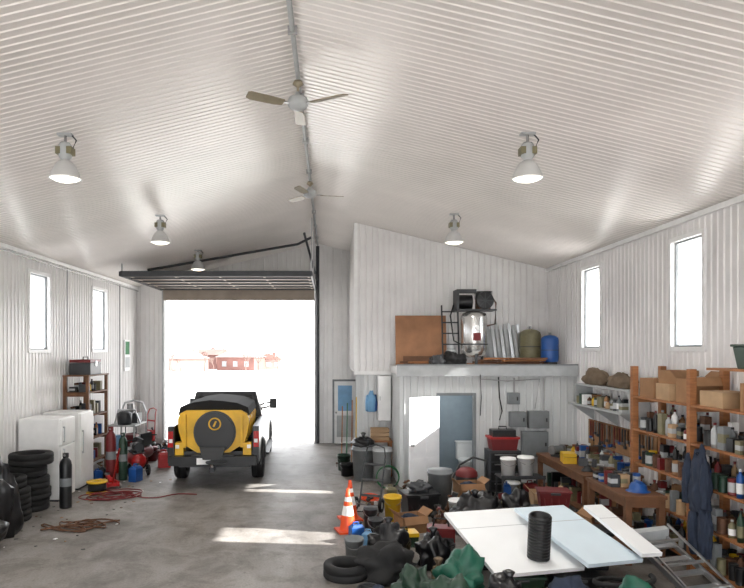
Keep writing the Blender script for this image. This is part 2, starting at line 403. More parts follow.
def tote(x, y, z, sx, sy, h, m, rz=0, lid=True, name='storage_tote'):
    o = B(name)
    k = .86
    o.hexa([(-sx/2*k, -sy/2*k, 0), (sx/2*k, -sy/2*k, 0), (sx/2*k, sy/2*k, 0), (-sx/2*k, sy/2*k, 0), (-sx/2, -sy/2, h*.9), (sx/2, -sy/2, h*.9), (sx/2, sy/2, h*.9), (-sx/2, sy/2, h*.9)], m)
    o.box(-sx/2-.02, sx/2+.02, -sy/2-.02, sy/2+.02, h*.9, h, m)
    for i in range(4):
        xx = -sx*.35+i*sx*.23; o.rbox((xx, -sy/2*.94, h*.45), (.03, .02, h*.75), m, R(-8, 'X'))
    o.box(-.08, .08, -sy/2-.045, -sy/2-.02, h*.8, h*.93, dgrey)
    o.done((x, y, z), rz, bev=.012)
def bag(x, y, z, rx, ry, rz_, m=bagm, name='garbage_bag', seed=None, amp=.45):
    o = B(name); o.blob((0, 0, 0), (rx, ry, rz_), m, amp, seed if seed is not None else random.random()*20, 1.9)
    if name == 'garbage_bag': o.lathe([(0, -.04), (.05, -.03), (.03, .03), (.07, .1), (.03, .12), (0, .1)], m, 10, T(Vector((0, 0, rz_*1.45))))
    o.done((x, y, z))
def jerry(x, y, z, m=red, rz=0, k=1.0, name='jerry_can'):
    o = B(name); w, dd, h = .24*k, .17*k, .33*k
    o.hexa([(-w/2, -dd/2, 0), (w/2, -dd/2, 0), (w/2, dd/2, 0), (-w/2, dd/2, 0), (-w/2, -dd/2, h*.78), (w/2, -dd/2, h*.78), (w/2, dd/2, h*.78), (-w/2, dd/2, h*.78)], m)
    o.hexa([(-w/2, -dd/2, h*.78), (w/2, -dd/2, h*.78), (w/2, dd/2, h*.78), (-w/2, dd/2, h*.78), (-w*.3, -dd*.3, h*.92), (w*.38, -dd*.3, h*.92), (w*.38, dd*.3, h*.92), (-w*.3, dd*.3, h*.92)], m)
    o.tube([(-w*.3, 0, h*.88), (-w*.25, 0, h*1.05), (w*.12, 0, h*1.05), (w*.15, 0, h*.9)], .014*k, m)
    o.cyl((w*.33, 0, h*.9), (w*.38, 0, h*1.06), .024*k, black, n=12)
    o.rbox((0, -dd/2-.002, h*.4), (w*.6, .008, h*.3), m, R(0, 'X'))
    o.done((x, y, z), rz, bev=.012)
def supplies(name, x0, x1, y0, y1, z, hmax, cols, n=2, kinds='bcx'):
    """rows of small containers standing on a shelf"""
    o = B(name); yy = y0
    while yy < y1-.1:
        step = .1
        for r_ in range(n):
            x = x0+(x1-x0)*(r_+.5)/n
            k = random.choice(kinds); m = random.choice(cols); h = random.uniform(.45, 1)*hmax
            o.M = T(Vector((x+random.uniform(-.02, .02), yy+.06, z)))
            if k == 'b':
                r = random.uniform(.035, .05); o.lathe([(0, 0), (r, 0), (r*1.02, h*.6), (r*.9, h*.72), (r*.35, h*.82), (r*.35, h*.9), (0, h*.9)], m, 12); o.cyl((0, 0, h*.88), (0, 0, h*.97), r*.42, random.choice([black, lgrey, redd]), n=10)
                o.lathe([(r*1.04, h*.15), (r*1.04, h*.5)], random.choice([white, khaki, lgrey, m, m]), 12)
            elif k == 'c':
                r = random.uniform(.05, .075); hh = min(h, .2); o.lathe([(0, 0), (r, 0), (r, .01), (r*.97, .015), (r*.97, hh-.015), (r, hh-.01), (r, hh), (r*.85, hh), (r*.85, hh-.01), (0, hh-.01)], m, 14); step = max(step, .15)
                o.lathe([(r*.985, hh*.2), (r*.985, hh*.8)], random.choice([lgrey, m, m]), 14)
            else:
                w = random.uniform(.06, .13); dd = (x1-x0)/n*.4; o.box(-dd, dd, -w/2, w/2, 0, h*.8, m); o.box(-dd-.002, dd*.5, -w/2-.002, w/2-.01, h*.25, h*.55, random.choice([lgrey, khaki, m, m])); step = max(step, .16)
        yy += step+random.uniform(0, .04)
    o.M = Matrix.Identity(4)
    return o.done()
mixc = [redd, white, dgrey, khaki, blue, black, lgrey, dgrey, khaki, card, redd, black, rust, card2, grey, yelp, dgreen, black, rust, dgrey]

# ------------------------------------------------------------ pickup truck
tk = B('pickup_truck')
def arch(cy, r=.5, z0=.52, n=10): return [(cy-r*math.cos(math.pi*i/n), z0-.12+r*math.sin(math.pi*i/n)) for i in range(n+1)]
WB = 3.8
poly = [(-1.2, .55)]+[p for p in arch(0) if p[1] > .54]+[(.5, .5), (WB-.5, .5)]+[p for p in arch(WB) if p[1] > .54]+[(WB+.55, .5), (WB+.9, .55), (WB+.93, 1.05), (WB+.8, 1.2), (3.15, 1.32), (1.0, 1.36), (-1.2, 1.36)]
for a, b_ in ((-1.0, -.86), (.86, 1.0)): tk.extr(poly, a, b_, carpaint)
for cy in (0, WB):
    for sx in (-1, 1):
        tk.tube([(sx*1.0, cy-.53*math.cos(math.pi*i/12), .4+.53*math.sin(math.pi*i/12)) for i in range(13)], .055, carpaint)
tk.box(-.86, .86, -1.15, 1.0, .72, .8, dgrey)
tk.box(-.86, .86, .98, 3.2, .5, 1.34, carpaint); 
tk.extr([(3.1, .7), (WB+.9, .6), (WB+.92, 1.08), (WB+.8, 1.22), (3.1, 1.34)], -.86, .86, carpaint)
tk.hexa([(-.93, 1.02, 1.34), (.93, 1.02, 1.34), (.93, 3.35, 1.33), (-.93, 3.35, 1.33), (-.76, 1.15, 1.97), (.76, 1.15, 1.97), (.74, 2.6, 1.97), (-.74, 2.6, 1.97)], carpaint)
for sx in (-1, 1):
    for (ya, yb, yc, yd) in ((1.2, 2.05, 2.05, 1.3), (2.15, 3.1, 2.58, 2.15)):
        fx = lambda z: sx*(.93-(.17)*(z-1.34)/.63+.006)
        tk.add([(fx(1.4), ya, 1.4), (fx(1.4), yb, 1.4), (fx(1.88), yc, 1.88), (fx(1.88), yd, 1.88)], [(0, 1, 2, 3)], glassd)
tk.add([(-.78, 1.03, 1.42), (.78, 1.03, 1.42), (.66, 1.12, 1.86), (-.66, 1.12, 1.86)], [(0, 1, 2, 3)], glassd)
tk.add([(-.84, 3.3, 1.37), (.84, 3.3, 1.37), (.68, 2.67, 1.92), (-.68, 2.67, 1.92)], [(0, 1, 2, 3)], glassd)
for sx in (-1, 1):
    tk.cyl((sx*.92, 2.95, 1.4), (sx*1.1, 2.95, 1.48), .025, black); tk.cyl((sx*.9, 2.95, 1.52), (sx*1.1, 2.95, 1.56), .025, black)
    tk.box(sx*1.13-.1, sx*1.13+.1, 2.9, 3.0, 1.38, 1.66, black); tk.box(sx*1.13-.08, sx*1.13+.08, 2.893, 2.9, 1.41, 1.63, dgrey)
for yy in (1.05, 2.1, 3.2): tk.box(.998, 1.003, yy, yy+.012, .55, 1.33, black)
for yy in (1.9, 2.95): tk.box(1.0, 1.03, yy, yy+.16, 1.12, 1.16, chrome)
tk.box(.98, 1.12, .75, 3.1, .42, .47, black); tk.box(-1.12, -.98, .75, 3.1, .42, .47, black)
tk.box(-.95, .95, -1.38, -1.2, .52, .72, black); tk.box(-.45, .45, -1.4, -1.2, .73, .76, dgrey); tk.box(-.34, -.04, -1.39, -1.37, .55, .69, white)
tk.box(-.05, .05, -1.5, -1.2, .4, .5, dgrey); tk.cyl((0, -1.47, .5), (0, -1.47, .58), .03, chrome)
for sx in (-1, 1): tk.box(min(sx*.88, sx*.995), max(sx*.88, sx*.995), -1.215, -1.19, .9, 1.25, redl); tk.box(min(sx*.89, sx*.97), max(sx*.89, sx*.97), -1.22, -1.2, 1.0, 1.08, white)
tk.box(-.8, .8, -1.0, 4.5, .42, .56, dgrey)
tk.box(-.9, .9, WB+.88, WB+1.05, .5, .78, chrome)
for cy in (0, WB):
    for sx in (-1, 1):
        Mx = T(Vector((sx*.9, cy, .4))) @ R(90, 'Y'); tk.lathe(prof_tire(.4, .28), blackr, 36, Mx)
        tk.lathe([(0, sx*.06), (.08, sx*.08), (.1, sx*.05), (.2, sx*.03), (.24, sx*.09), (.25, sx*.11), (.25, -.1), (0, -.1)], alu, 24, Mx)
tk.cyl((-.8, 0, .4), (.8, 0, .4), .06, dgrey); tk.lathe([(0, -.16), (.12, -.12), (.16, 0), (.12, .12), (0, .16)], dgrey, 16, T(Vector((0, 0, .4))) @ R(90, 'X'))
hp = [(-.36, .78), (-.68, .98), (-.76, 1.25), (-.78, 1.52), (-.73, 1.64), (-.6, 1.71), (.6, 1.71), (.73, 1.64), (.78, 1.52), (.76, 1.25), (.68, .98), (.36, .78)]
tk.extr(hp, -1.2, .85, yellow, 'Y')
for k in range(4): yy = -.8+k*.45; tk.extr([(x*1.03, z*1.01) for x, z in hp], yy, yy+.07, yellow, 'Y')
tk.extr([(-.79, 1.60), (-.74, 1.78), (-.45, 1.88), (-.1, 1.93), (.2, 1.91), (.5, 1.87), (.75, 1.77), (.79, 1.60)], -1.12, .95, matblack, 'Y')
n = 28; ov = [(.03+.43*math.cos(2*math.pi*i/n), 1.23+.44*math.sin(2*math.pi*i/n)) for i in range(n)]
tk.extr(ov, -1.28, -1.19, black, 'Y'); tk.extr([(.03+(x-.03)*1.08, 1.23+(z-1.23)*1.07) for x, z in ov], -1.23, -1.18, dgrey, 'Y')
tk.lathe([(.11, 0), (.14, 0), (.14, .02), (.11, .02), (.11, 0)], yellow, 24, T(Vector((.04, -1.285, 1.42))) @ R(90, 'X'))
tk.rbox((.04, -1.29, 1.42), (.04, .02, .13), yellow, R(25, 'Y'))
for sx in (-1, 1): tk.box(sx*.62-.03, sx*.62+.03, -1.27, -1.19, .9, 1.62, yellow)
tk.hexa([(-.2, -1.45, .66), (.2, -1.45, .66), (.2, -1.25, .66), (-.2, -1.25, .66), (-.28, -1.38, .92), (.28, -1.38, .92), (.28, -1.2, .92), (-.28, -1.2, .92)], black)
tk.lathe([(0, 0), (.22, 0), (.23, .03), (0, .05)], dgrey, 24, T(Vector((.1, -1.5, .6))))
for sx in (-1, 1): tk.box(sx*.74-.09, sx*.74+.09, -1.24, -1.0, .73, 1.0, yellow)
for sx in (-1, 1): tk.box(sx*.78-.04, sx*.78+.04, -1.26, -1.24, .88, .96, white)
tk.done((-2.62, 15.3, 0), 2.5, bev=.02)

# ------------------------------------------------------------ left side
fr = B('refrigerator'); fr.box(0, .8, 0, .7, .04, 1.66, applw); fr.box(.8, .85, .01, .69, .06, 1.1, applw); fr.box(.8, .85, .01, .69, 1.13, 1.65, applw)
for z0, z1 in ((.6, 1.05), (1.18, 1.5)): fr.box(.87, .89, .06, .09, z0, z1, lgrey); fr.box(.85, .88, .06, .09, z0, z0+.03, lgrey); fr.box(.85, .88, .06, .09, z1-.03, z1, lgrey)
fr.box(.02, .78, .02, .68, 0, .04, dgrey); fr.done((-6.22, 12.8, 0), bev=.012)
fr = B('upright_freezer'); fr.box(0, .78, 0, .75, .04, 1.68, applw); fr.box(.78, .83, .01, .74, .08, 1.66, applw); fr.box(.85, .87, .05, .08, .8, 1.3, lgrey); fr.box(.83, .86, .05, .08, .8, .84, lgrey); fr.box(.83, .86, .05, .08, 1.26, 1.3, lgrey)
fr.box(.02, .76, .02, .73, 0, .04, dgrey); fr.done((-6.22, 13.85, 0), bev=.012)
tire_stack(-5.72, 12.2, 5, .42, .22, 'tire_stack', .08); tire_stack(-5.72, 11.38, 4, .38, .2, 'tire_stack', .05)
def cylinder(x, y, m, h=1.15, r=.115):
    o = B('gas_cylinder'); o.lathe([(0, 0), (r*.95, 0), (r, .03), (r, h*.78), (r*.85, h*.86), (r*.4, h*.92), (r*.3, h*.93), (r*.3, h*.97), (0, h*.97)], m, 20)
    o.lathe([(r*.45, h*.92), (r*.5, h*.93), (r*.5, h), (r*.42, h), (r*.42, h*.93)], m, 16); o.cyl((0, 0, h*.95), (0, -.08, h*.97), .02, steel); o.lathe([(r*1.01, h*.4), (r*1.01, h*.55)], grey, 20); o.done((x, y, 0))
cylinder(-5.1, 12.35, black, 1.05); cylinder(-5.1, 14.9, redd, 1.25); cylinder(-4.85, 15.0, dgreen, 1.1, .1)
bag(-5.5, 10.45, 0, .36, .34, .8, bagm, 'tarp_bundle', 3, .5); bag(-5.35, 9.65, 0, .36, .3, .4, bagm, 'garbage_bag', 17)
def rack(name, x0, x1, y0, y1, ztp, levels, m=wood, ny=2, p=.07):
    o = B(name)
    for i in range(ny):
        yy = y0+(y1-y0-p)*i/(ny-1)
        for xx in (x0, x1-p): o.box(xx, xx+p, yy, yy+p, 0, ztp, m)
        for z in levels: o.box(x0+p, x1-p, yy+.01, yy+p-.01, z-.1, z-.03, m)
    for z in levels: o.box(x0+.005, x1-.005, y0+.005, y1-.005, z-.03, z, m)
    return o.done()
rack('wooden_shelf_rack', -6.22, -5.62, 14.9, 16.2, 2.42, [.4, .95, 1.5, 2.05], woodd)
supplies('oil_containers', -6.15, -5.7, 15.0, 16.1, 2.05, .3, mixc, 2)
supplies('paint_cans', -6.15, -5.7, 15.0, 16.1, 1.5, .42, mixc, 2)
supplies('spray_cans', -6.15, -5.7, 15.0, 16.1, .95, .42, mixc, 2)
supplies('parts_boxes', -6.15, -5.7, 15.0, 16.1, .4, .42, mixc, 2, 'x')
o = B('tool_box'); o.box(-.25, .25, -.35, .35, 0, .28, dgrey); o.box(-.25, .25, -.35, .35, .29, .36, redd); o.tube([(0, -.15, .36), (0, -.15, .42), (0, .15, .42), (0, .15, .36)], .012, black); o.box(.25, .265, -.06, .06, .2, .33, steel)
bd = B('rack_top_board'); bd.box(-6.22, -5.6, 14.88, 16.22, 2.42, 2.45, woodd); bd.done(); o.done((-5.92, 15.5, 2.45), bev=.01)
o = B('pipe_frame_cart')
for a in (0, .7):
    for b_ in (0, 1.1): o.cyl((a, b_, .0), (a, b_, 1.3 if b_ else 1.05), .025, lgrey)
for z in (.35, 1.0): o.box(-.02, .72, -.02, 1.12, z, z+.03, lgrey)
o.tube([(0, 1.1, 1.3), (.1, 1.1, 1.55), (.35, 1.1, 1.62), (.6, 1.1, 1.55), (.7, 1.1, 1.3)], .03, alu); o.tube([(0, .55, 1.03), (.1, .55, 1.4), (.55, .55, 1.4), (.7, .55, 1.03)], .025, alu)
o.lathe([(0, 0), (.18, 0), (.2, .3), (.1, .36), (0, .36)], dgrey, 20, T(Vector((.35, .3, 1.03)))); o.box(.15, .55, .6, .95, .38, .7, redd); o.cyl((.2, .2, .38), (.2, .2, .75), .12, sky_b)
o.box(.1, .6, .6, 1.0, 1.03, 1.3, dgrey); o.cyl((.35, .8, 1.3), (.35, .8, 1.55), .1, steel)
o.done((-5.9, 17.0, 0))
def wet_comp(x, y, rz, name, m):
    o = B(name)
    o.lathe([(0, -.38), (.1, -.37), (.17, -.32), (.18, -.26), (.18, .26), (.17, .32), (.1, .37), (0, .38)], m, 24, T(Vector((0, 0, .36))) @ R(90, 'X'))
    for xx in (-.17, .17): o.lathe(prof_tire(.13, .06), blackr, 20, T(Vector((xx*1.3, -.27, .13))) @ R(90, 'Y'))
    o.cyl((-.22, -.27, .13), (.22, -.27, .13), .012, steel); o.box(-.03, .03, .24, .28, 0, .2, m)
    o.box(-.14, .14, -.3, .3, .53, .56, dgrey); o.cyl((0, -.25, .68), (0, .0, .68), .11, dgrey); o.box(-.08, .08, .08, .24, .56, .74, steel)
    for k in range(5): o.box(-.1, .1, .07, .25, .6+k*.03, .61+k*.03, alu)
    o.box(.09, .14, -.2, .28, .56, .86, black); o.tube([(0, .36, .4), (0, .5, .6), (0, .55, .75)], .015, m); o.tube([(-.12, .55, .75), (.12, .55, .75)], .018, black)
    o.done((x, y, 0), rz)
wet_comp(-4.75, 15.7, 30, 'portable_air_compressor', red)
wet_comp(-4.95, 16.8, -15, 'portable_air_compressor', redd)
jerry(-4.3, 16.6, 0, red, 20, 1.3); jerry(-5.35, 15.9, 0, red, 70, 1.3)
o = B('hydraulic_floor_jack'); o.box(-.14, -.1, -.3, .3, .05, .16, red); o.box(.1, .14, -.3, .3, .05, .16, red); o.box(-.1, .1, -.28, -.1, .06, .13, red)
for yy in (-.25, .25):
    for xx in (-.16, .16): o.cyl((xx-.02, yy, .06), (xx+.02, yy, .06), .06, steel)
o.rbox((0, .02, .2), (.08, .35, .05), red, R(20, 'X')); o.cyl((0, .14, .25), (0, .14, .29), .06, steel); o.cyl((0, -.25, .12), (0, -.75, .95), .018, red); o.done((-4.9, 14.2, 0), 35)
def handtruck(o, m):
    for sx in (-1, 1):
        o.tube([(sx*.2, 0, .1), (sx*.2, .05, 1.1), (sx*.17, .1, 1.25), (0, .12, 1.3)], .016, m)
        o.lathe(prof_tire(.13, .06), blackr, 20, T(Vector((sx*.25, .1, .13))) @ R(90, 'Y')); o.cyl((sx*.22, .1, .13), (sx*.27, .1, .13), .06, lgrey)
    for z in (.3, .6, .9): o.box(-.2, .2, .01+z*.03, .03+z*.03, z, z+.04, m)
    o.cyl((-.26, .1, .13), (.26, .1, .13), .012, steel); o.box(-.22, .22, -.22, .02, 0, .015, m)
o = B('hand_truck'); handtruck(o, red); o.done((-5.4, 19.2, 0), -40)
o = B('hand_truck'); handtruck(o, dgrey); o.done((-5.75, 18.55, 0), 60)
bucket(-5.2, 18.4, 0, .18, .4, dgreen); bucket(-4.9, 17.6, 0, .16, .38, redd, True)
o = B('air_hose')
pts = []
for i in range(160):
    t = i*.21; rr = .28+.1*math.sin(i*.13); pts.append((rr*1.5*math.cos(t)+.1*math.sin(i*.05), rr*math.sin(t), .012+.012*(i//30)+.01*abs(math.sin(i*.9))))
pts += [(.6+.12*i, -.3-.1*math.sin(i*.8), .015) for i in range(10)]
o.tube(pts, .012, redd); o.done((-4.5, 13.2, 0), 20)
o = B('yellow_hose_reel'); o.lathe([(.22, 0), (.22, .03), (.1, .04), (.1, .22), (.22, .23), (.22, .26), (.05, .26), (.05, 0), (.22, 0)], yelp, 24)
o.lathe([(.1, .05), (.18, .06), (.19, .13), (.18, .2), (.1, .21)], blackr, 24); o.done((-4.95, 13.6, 0))
o = B('water_hose'); o.tube([(.5*math.sin(i*.22)*(1-.002*i)+.004*i, .22*math.cos(i*.31)+.003*i, .015+.001*(i % 20)) for i in range(150)], .013, rust); o.done((-4.6, 10.8, 0), 0)
o = B('wall_notice_board'); o.box(0, .02, 0, .5, 0, .95, white); o.box(.02, .024, .05, .45, .5, .9, green); o.box(.02, .024, .05, .45, .1, .42, lgrey); o.done((XL+.03, 19.5, 2.4))
o = B('fire_extinguisher'); o.lathe([(0, 0), (.08, 0), (.085, .03), (.085, .38), (.06, .45), (.02, .47), (0, .47)], red, 20); o.cyl((0, 0, .46), (0, 0, .53), .022, black); o.box(-.02, .02, -.1, .03, .52, .55, black); o.tube([(0, -.03, .5), (.1, -.05, .45), (.11, -.04, .2)], .012, black); o.done((-5.72, 20.6, 0))

# ------------------------------------------------------------ mezzanine storage
DZK = 2.66
o = B('plywood_sheet'); o.rbox((0, 0, .62), (1.26, .018, 1.24), ply, R(-7, 'X')); o.rbox((.1, -.12, .12), (1.1, .02, .22), woodd, R(-12, 'X')); o.done((2.25, 15.85, DZK))
o = B('vertical_air_compressor')
o.lathe([(0, .2), (.15, .21), (.27, .27), (.31, .36), (.31, 1.14), (.28, 1.24), (.15, 1.30), (0, 1.31)], inox, 30)
for k in range(3):
    a = 2.1*k+.5; o.box(.25*math.cos(a)-.03, .25*math.cos(a)+.03, .25*math.sin(a)-.03, .25*math.sin(a)+.03, 0, .34, dgrey)
o.lathe([(.31, .5), (.32, .5), (.32, .53), (.31, .53)], dgrey, 30)
o.box(-.48, .48, -.24, .24, 1.30, 1.34, dgrey); o.cyl((-.42, 0, 1.52), (-.06, 0, 1.52), .17, black, n=20); o.lathe([(0, 0), (.12, .0), (.12, .02), (0, .02)], grey, 18, T(Vector((-.44, 0, 1.52))) @ R(90, 'Y')); o.box(.06, .36, -.14, .14, 1.33, 1.6, rust)
for k in range(6): o.box(.04, .4, -.16, .16, 1.6+k*.03, 1.614+k*.03, dgrey)
o.lathe([(0, -.03), (.2, -.03), (.21, 0), (.2, .03), (0, .03)], black, 24, T(Vector((.21, -.21, 1.54))) @ R(90, 'X'))
for a in range(4): o.rbox((.21, -.25, 1.54), (.36, .01, .02), dgrey, R(45*a, 'Y'))
o.box(-.46, -.4, -.25, .2, 1.34, 1.8, dgrey); o.box(-.46, .0, -.27, -.25, 1.7, 1.8, dgrey)
o.tube([(.38, 0, 1.7), (.52, 0, 1.5), (.5, 0, 1.0), (.3, 0, .95)], .02, rust); o.tube([(-.45, .1, 1.5), (-.56, 0, 1.2), (-.5, -.1, .6), (-.3, -.1, .5)], .018, black); o.cyl((.0, -.3, .9), (0, -.36, .9), .05, white); o.box(-.09, .09, -.328, -.28, .6, .78, redd)
o.done((3.42, 15.2, DZK), bev=.006)
def ptank(x, y, m, h, r):
    o = B('pressure_tank'); o.lathe([(0, .05), (r*.6, .06), (r*.95, .12), (r, .2), (r, h*.82), (r*.92, h*.9), (r*.6, h*.96), (r*.2, h*.98), (0, h)], m, 26)
    o.lathe([(r*.8, 0), (r*.85, 0), (r*.85, .12), (r*.8, .12)], dgrey, 24); o.cyl((0, 0, h*.97), (0, 0, h*1.06), .03, steel); o.lathe([(r*1.01, h*.5), (r*1.01, h*.52)], dgrey, 26); o.done((x, y, DZK))
ptank(4.85, 15.5, khaki, .9, .25); ptank(5.1, 14.85, blue, .74, .2)
o = B('leaning_metal_sheets')
for k in range(8): o.rbox((k*.1, -.02*k, .5), (.07, .015, 1.0+.05*(k % 3)), alu if k % 2 else lgrey, R(-9, 'X') @ R(-5, 'Y'))
o.rbox((.27, .08, .45), (.7, .01, .9), lgrey, R(-9, 'X')); o.done((3.95, 15.8, DZK))
o = B('roof_rack_ladder')
for sx in (-.2, .2): o.rbox((sx, 0, .75), (.03, .06, 1.5), dgrey, R(-8, 'X'))
for k in range(5): o.rbox((0, -.14+k*.04+.02, .25+k*.27), (.4, .03, .03), dgrey, R(0, 'X'))
o.done((2.98, 15.85, DZK))
o = B('lumber_offcuts')
for k in range(9): o.rbox((.08*k, -.05*k, .03+.045*(k % 4)), (1.5-.08*k, .09, .04), [wood, woodd, rust][k % 3], R(5*(k-4), 'Z'))
o.done((3.95, 14.9, DZK+.02))
o = B('lumber_offcuts')
for k in range(5): o.rbox((.05*k, -.06*k, .03+.045*(k % 2)), (.9-.08*k, .09, .04), [wood, woodd, rust][k % 3], R(5*(k-2), 'Z'))
o.done((2.0, 15.1, DZK+.02))
bag(2.85, 14.7, DZK, .25, .26, .22, blackr, 'folded_tarp', 4); bag(2.45, 14.6, DZK, .18, .2, .16, dgrey, 'folded_tarp', 5)
o = B('propane_cylinder'); o.lathe([(.1, 0), (.12, .03), (.15, .06), (.155, .3), (.12, .38), (.03, .41), (.03, .45), (0, .45)], lgrey, 22); o.lathe([(.09, .38), (.1, .38), (.1, .5), (.09, .5)], lgrey, 20); o.done((2.9, 15.3, DZK))
o = B('black_air_line'); o.tube([(3.3, 14.06, 2.5), (3.32, 14.05, 2.0), (3.30, 14.06, 1.6)], .012, black); o.tube([(3.7, 14.06, 2.45), (3.72, 14.05, 2.0), (3.78, 14.06, 1.7), (3.72, 14.05, 1.5)], .015, black); o.tube([(3.3, 14.06, 2.40), (3.9, 14.05, 2.36), (4.6, 14.05, 2.4), (4.5, 14.05, 1.75)], .012, galv); o.done()
o = B('electrical_panel')
for x0, x1, z0, z1 in ((3.95, 4.3, 1.35, 1.68), (4.36, 4.8, 1.32, 1.7), (4.22, 4.78, .7, 1.25), (3.92, 4.16, 1.85, 2.1)):
    o.box(x0, x1, 14.0, 14.17, z0, z1, grey); o.box(x0+.03, x1-.03, 13.99, 14.0, z0+.03, z1-.03, grey); o.box(x1-.08, x1-.05, 13.97, 13.99, (z0+z1)/2-.04, (z0+z1)/2+.04, black)
for xx, z1 in ((4.05, 2.1), (4.7, 1.7)): o.cyl((xx, 14.08, z1), (xx, 14.08, 2.43), .02, galv)
o.done(bev=.006)
o = B('wall_cabinet'); o.box(1.18, 1.5, 15.75, 16.06, 1.3, 2.4, white); o.box(1.19, 1.49, 15.735, 15.75, 1.31, 2.39, applw); o.cyl((1.23, 15.72, 1.8), (1.23, 15.72, 1.9), .008, steel); o.done(bev=.006)
o = B('hanging_coat'); o.blob((0, 0, 0), (.12, .07, .32), sky_b, .3, 3); o.blob((-.1, 0, .02), (.05, .05, .26), sky_b, .2, 1); o.blob((.1, 0, .02), (.05, .05, .26), blue, .2, 2); o.box(-.02, .02, 0, .09, .45, .5, steel); o.done((1.03, 15.98, 1.5))

# ------------------------------------------------------------ centre/back clutter
bucket(.78, 15.0, 0, .27, .78, grey, True, 'garbage_can'); bag(.78, 15.0, .79, .24, .24, .14, bagm, 'garbage_bag', 2)
bucket(1.2, 14.7, 0, .23, .8, lgrey, False, 'garbage_can'); bucket(.35, 16.2, 0, .17, .4, dgreen); bucket(.42, 15.5, 0, .18, .3, black)
o = B('wooden_side_bench'); o.box(.92, 1.5, 15.35, 15.95, .82, .86, wood)
for xx in (.93, 1.43):
    for yy in (15.36, 15.88): o.box(xx, xx+.06, yy, yy+.06, 0, .82, wood)
o.box(.95, 1.48, 15.4, 15.9, .3, .33, wood); o.done()
o = B('wooden_crate')
for z in (0, .1, .2): 
    o.box(-.22, .22, -.16, -.14, z, z+.08, card2); o.box(-.22, .22, .14, .16, z, z+.08, card2); o.box(-.22, -.2, -.14, .14, z, z+.08, card2); o.box(.2, .22, -.14, .14, z, z+.08, card2)
o.box(-.2, .2, -.14, .14, 0, .02, card2); o.done((1.21, 15.6, .86))
o = B('garden_tools')
for k, (xx, m) in enumerate(((0, wood), (.13, green), (.26, wood), (.37, yelp))):
    o.cyl((xx, -.25, .05), (xx+.03, .08, 1.55+.08*k), .015, m, n=8)
    if k % 2: o.rbox((xx, -.26, .12), (.2, .02, .28), steel, R(-12, 'X'))
    else:
        o.rbox((xx, -.26, .1), (.3, .03, .04), rust, R(0, 'X')); 
        for j in range(7): o.cyl((xx-.13+j*.043, -.26, .1), (xx-.13+j*.043, -.29, .01), .005, rust, n=5)
o.done((.3, 16.9, 0)) 
o = B('garden_hose')
for k in range(5): o.lathe([(.24+.012*math.cos(t), .012*math.sin(t)) for t in [2*math.pi*i/8 for i in range(9)]], green, 28, T(Vector((0, -.03*k, .0+.01*k))) @ R(90, 'X'))
o.box(-.04, .04, -.13, .06, .2, .24, steel); o.done((1.25, 13.9, .27))

def cone(x, y, h=.72):
    o = B('traffic_cone'); o.box(-.19, .19, -.19, .19, 0, .03, orange)
    o.lathe([(.15, .03), (.135, .06), (.105, h*.38)], orange, 24); o.lathe([(.105, h*.38), (.075, h*.6)], white, 24); o.lathe([(.075, h*.6), (.062, h*.7)], orange, 24); o.lathe([(.062, h*.7), (.048, h*.8)], white, 24); o.lathe([(.048, h*.8), (.027, h), (.02, h), (.02, h*.97)], orange, 24); o.done((x, y, 0), 15)
cone(.30, 10.75); cone(.36, 11.5, .7)
o = B('hand_truck'); handtruck(o, dgrey); o.done((.72, 11.95, 0), rot=(math.radians(28), 0, math.radians(160)))
bucket(1.12, 11.45, 0, .16, .44, yelp, False)
tote(1.65, 11.85, 0, .62, .5, .42, black, 12); bag(1.65, 11.85, .43, .2, .16, .12, dgrey, 'work_rags', 8)
bucket(2.12, 12.35, 0, .24, .74, grey, True, 'garbage_can')
box_card(2.75, 12.7, 0, .5, .42, .42, 8); box_card(2.72, 11.9, 0, .42, .36, .3, -14, card2, False); bucket(2.28, 11.5, 0, .15, .36, white)
o = B('tool_chest'); o.box(0, .66, 0, .45, .1, .95, dgrey)
for k in range(4): o.box(.03, .63, -.02, 0, .14+k*.2, .31+k*.2, black); o.box(.1, .56, -.04, -.02, .26+k*.2, .285+k*.2, steel)
for xx in (.08, .6):
    for yy in (.08, .38): o.cyl((xx-.02, yy, .05), (xx+.02, yy, .05), .05, black)
o.done((3.3, 13.25, 0), bev=.006)
o = B('red_tool_crate'); o.hexa([(-.25, -.17, 0), (.25, -.17, 0), (.25, .17, 0), (-.25, .17, 0), (-.29, -.2, .26), (.29, -.2, .26), (.29, .2, .26), (-.29, .2, .26)], redd); o.box(-.31, .31, -.22, .22, .24, .28, red)
o.box(-.24, .24, -.16, .16, .28, .42, black); o.tube([(-.08, 0, .42), (-.08, 0, .48), (.08, 0, .48), (.08, 0, .42)], .014, black); o.done((3.63, 13.47, .95), bev=.008)
o = B('utility_cart')
for z in (.12, .55): o.box(0, .85, 0, .5, z, z+.03, dgrey); o.box(0, .85, 0, .02, z+.03, z+.07, dgrey)
for xx in (.01, .81):
    for yy in (.01, .46): o.box(xx, xx+.03, yy, yy+.03, .08, .58, dgrey); o.cyl((xx, yy+.015, .045), (xx+.03, yy+.015, .045), .045, black)
o.done((3.3, 12.3, 0), bev=.004)
bucket(3.48, 12.5, .58, .15, .36, white); bucket(3.84, 12.56, .58, .16, .38, white, True); jerry(3.9, 12.45, .15, redd, 10, 1.0); jerry(3.45, 12.5, .15, blue, 80, .9)
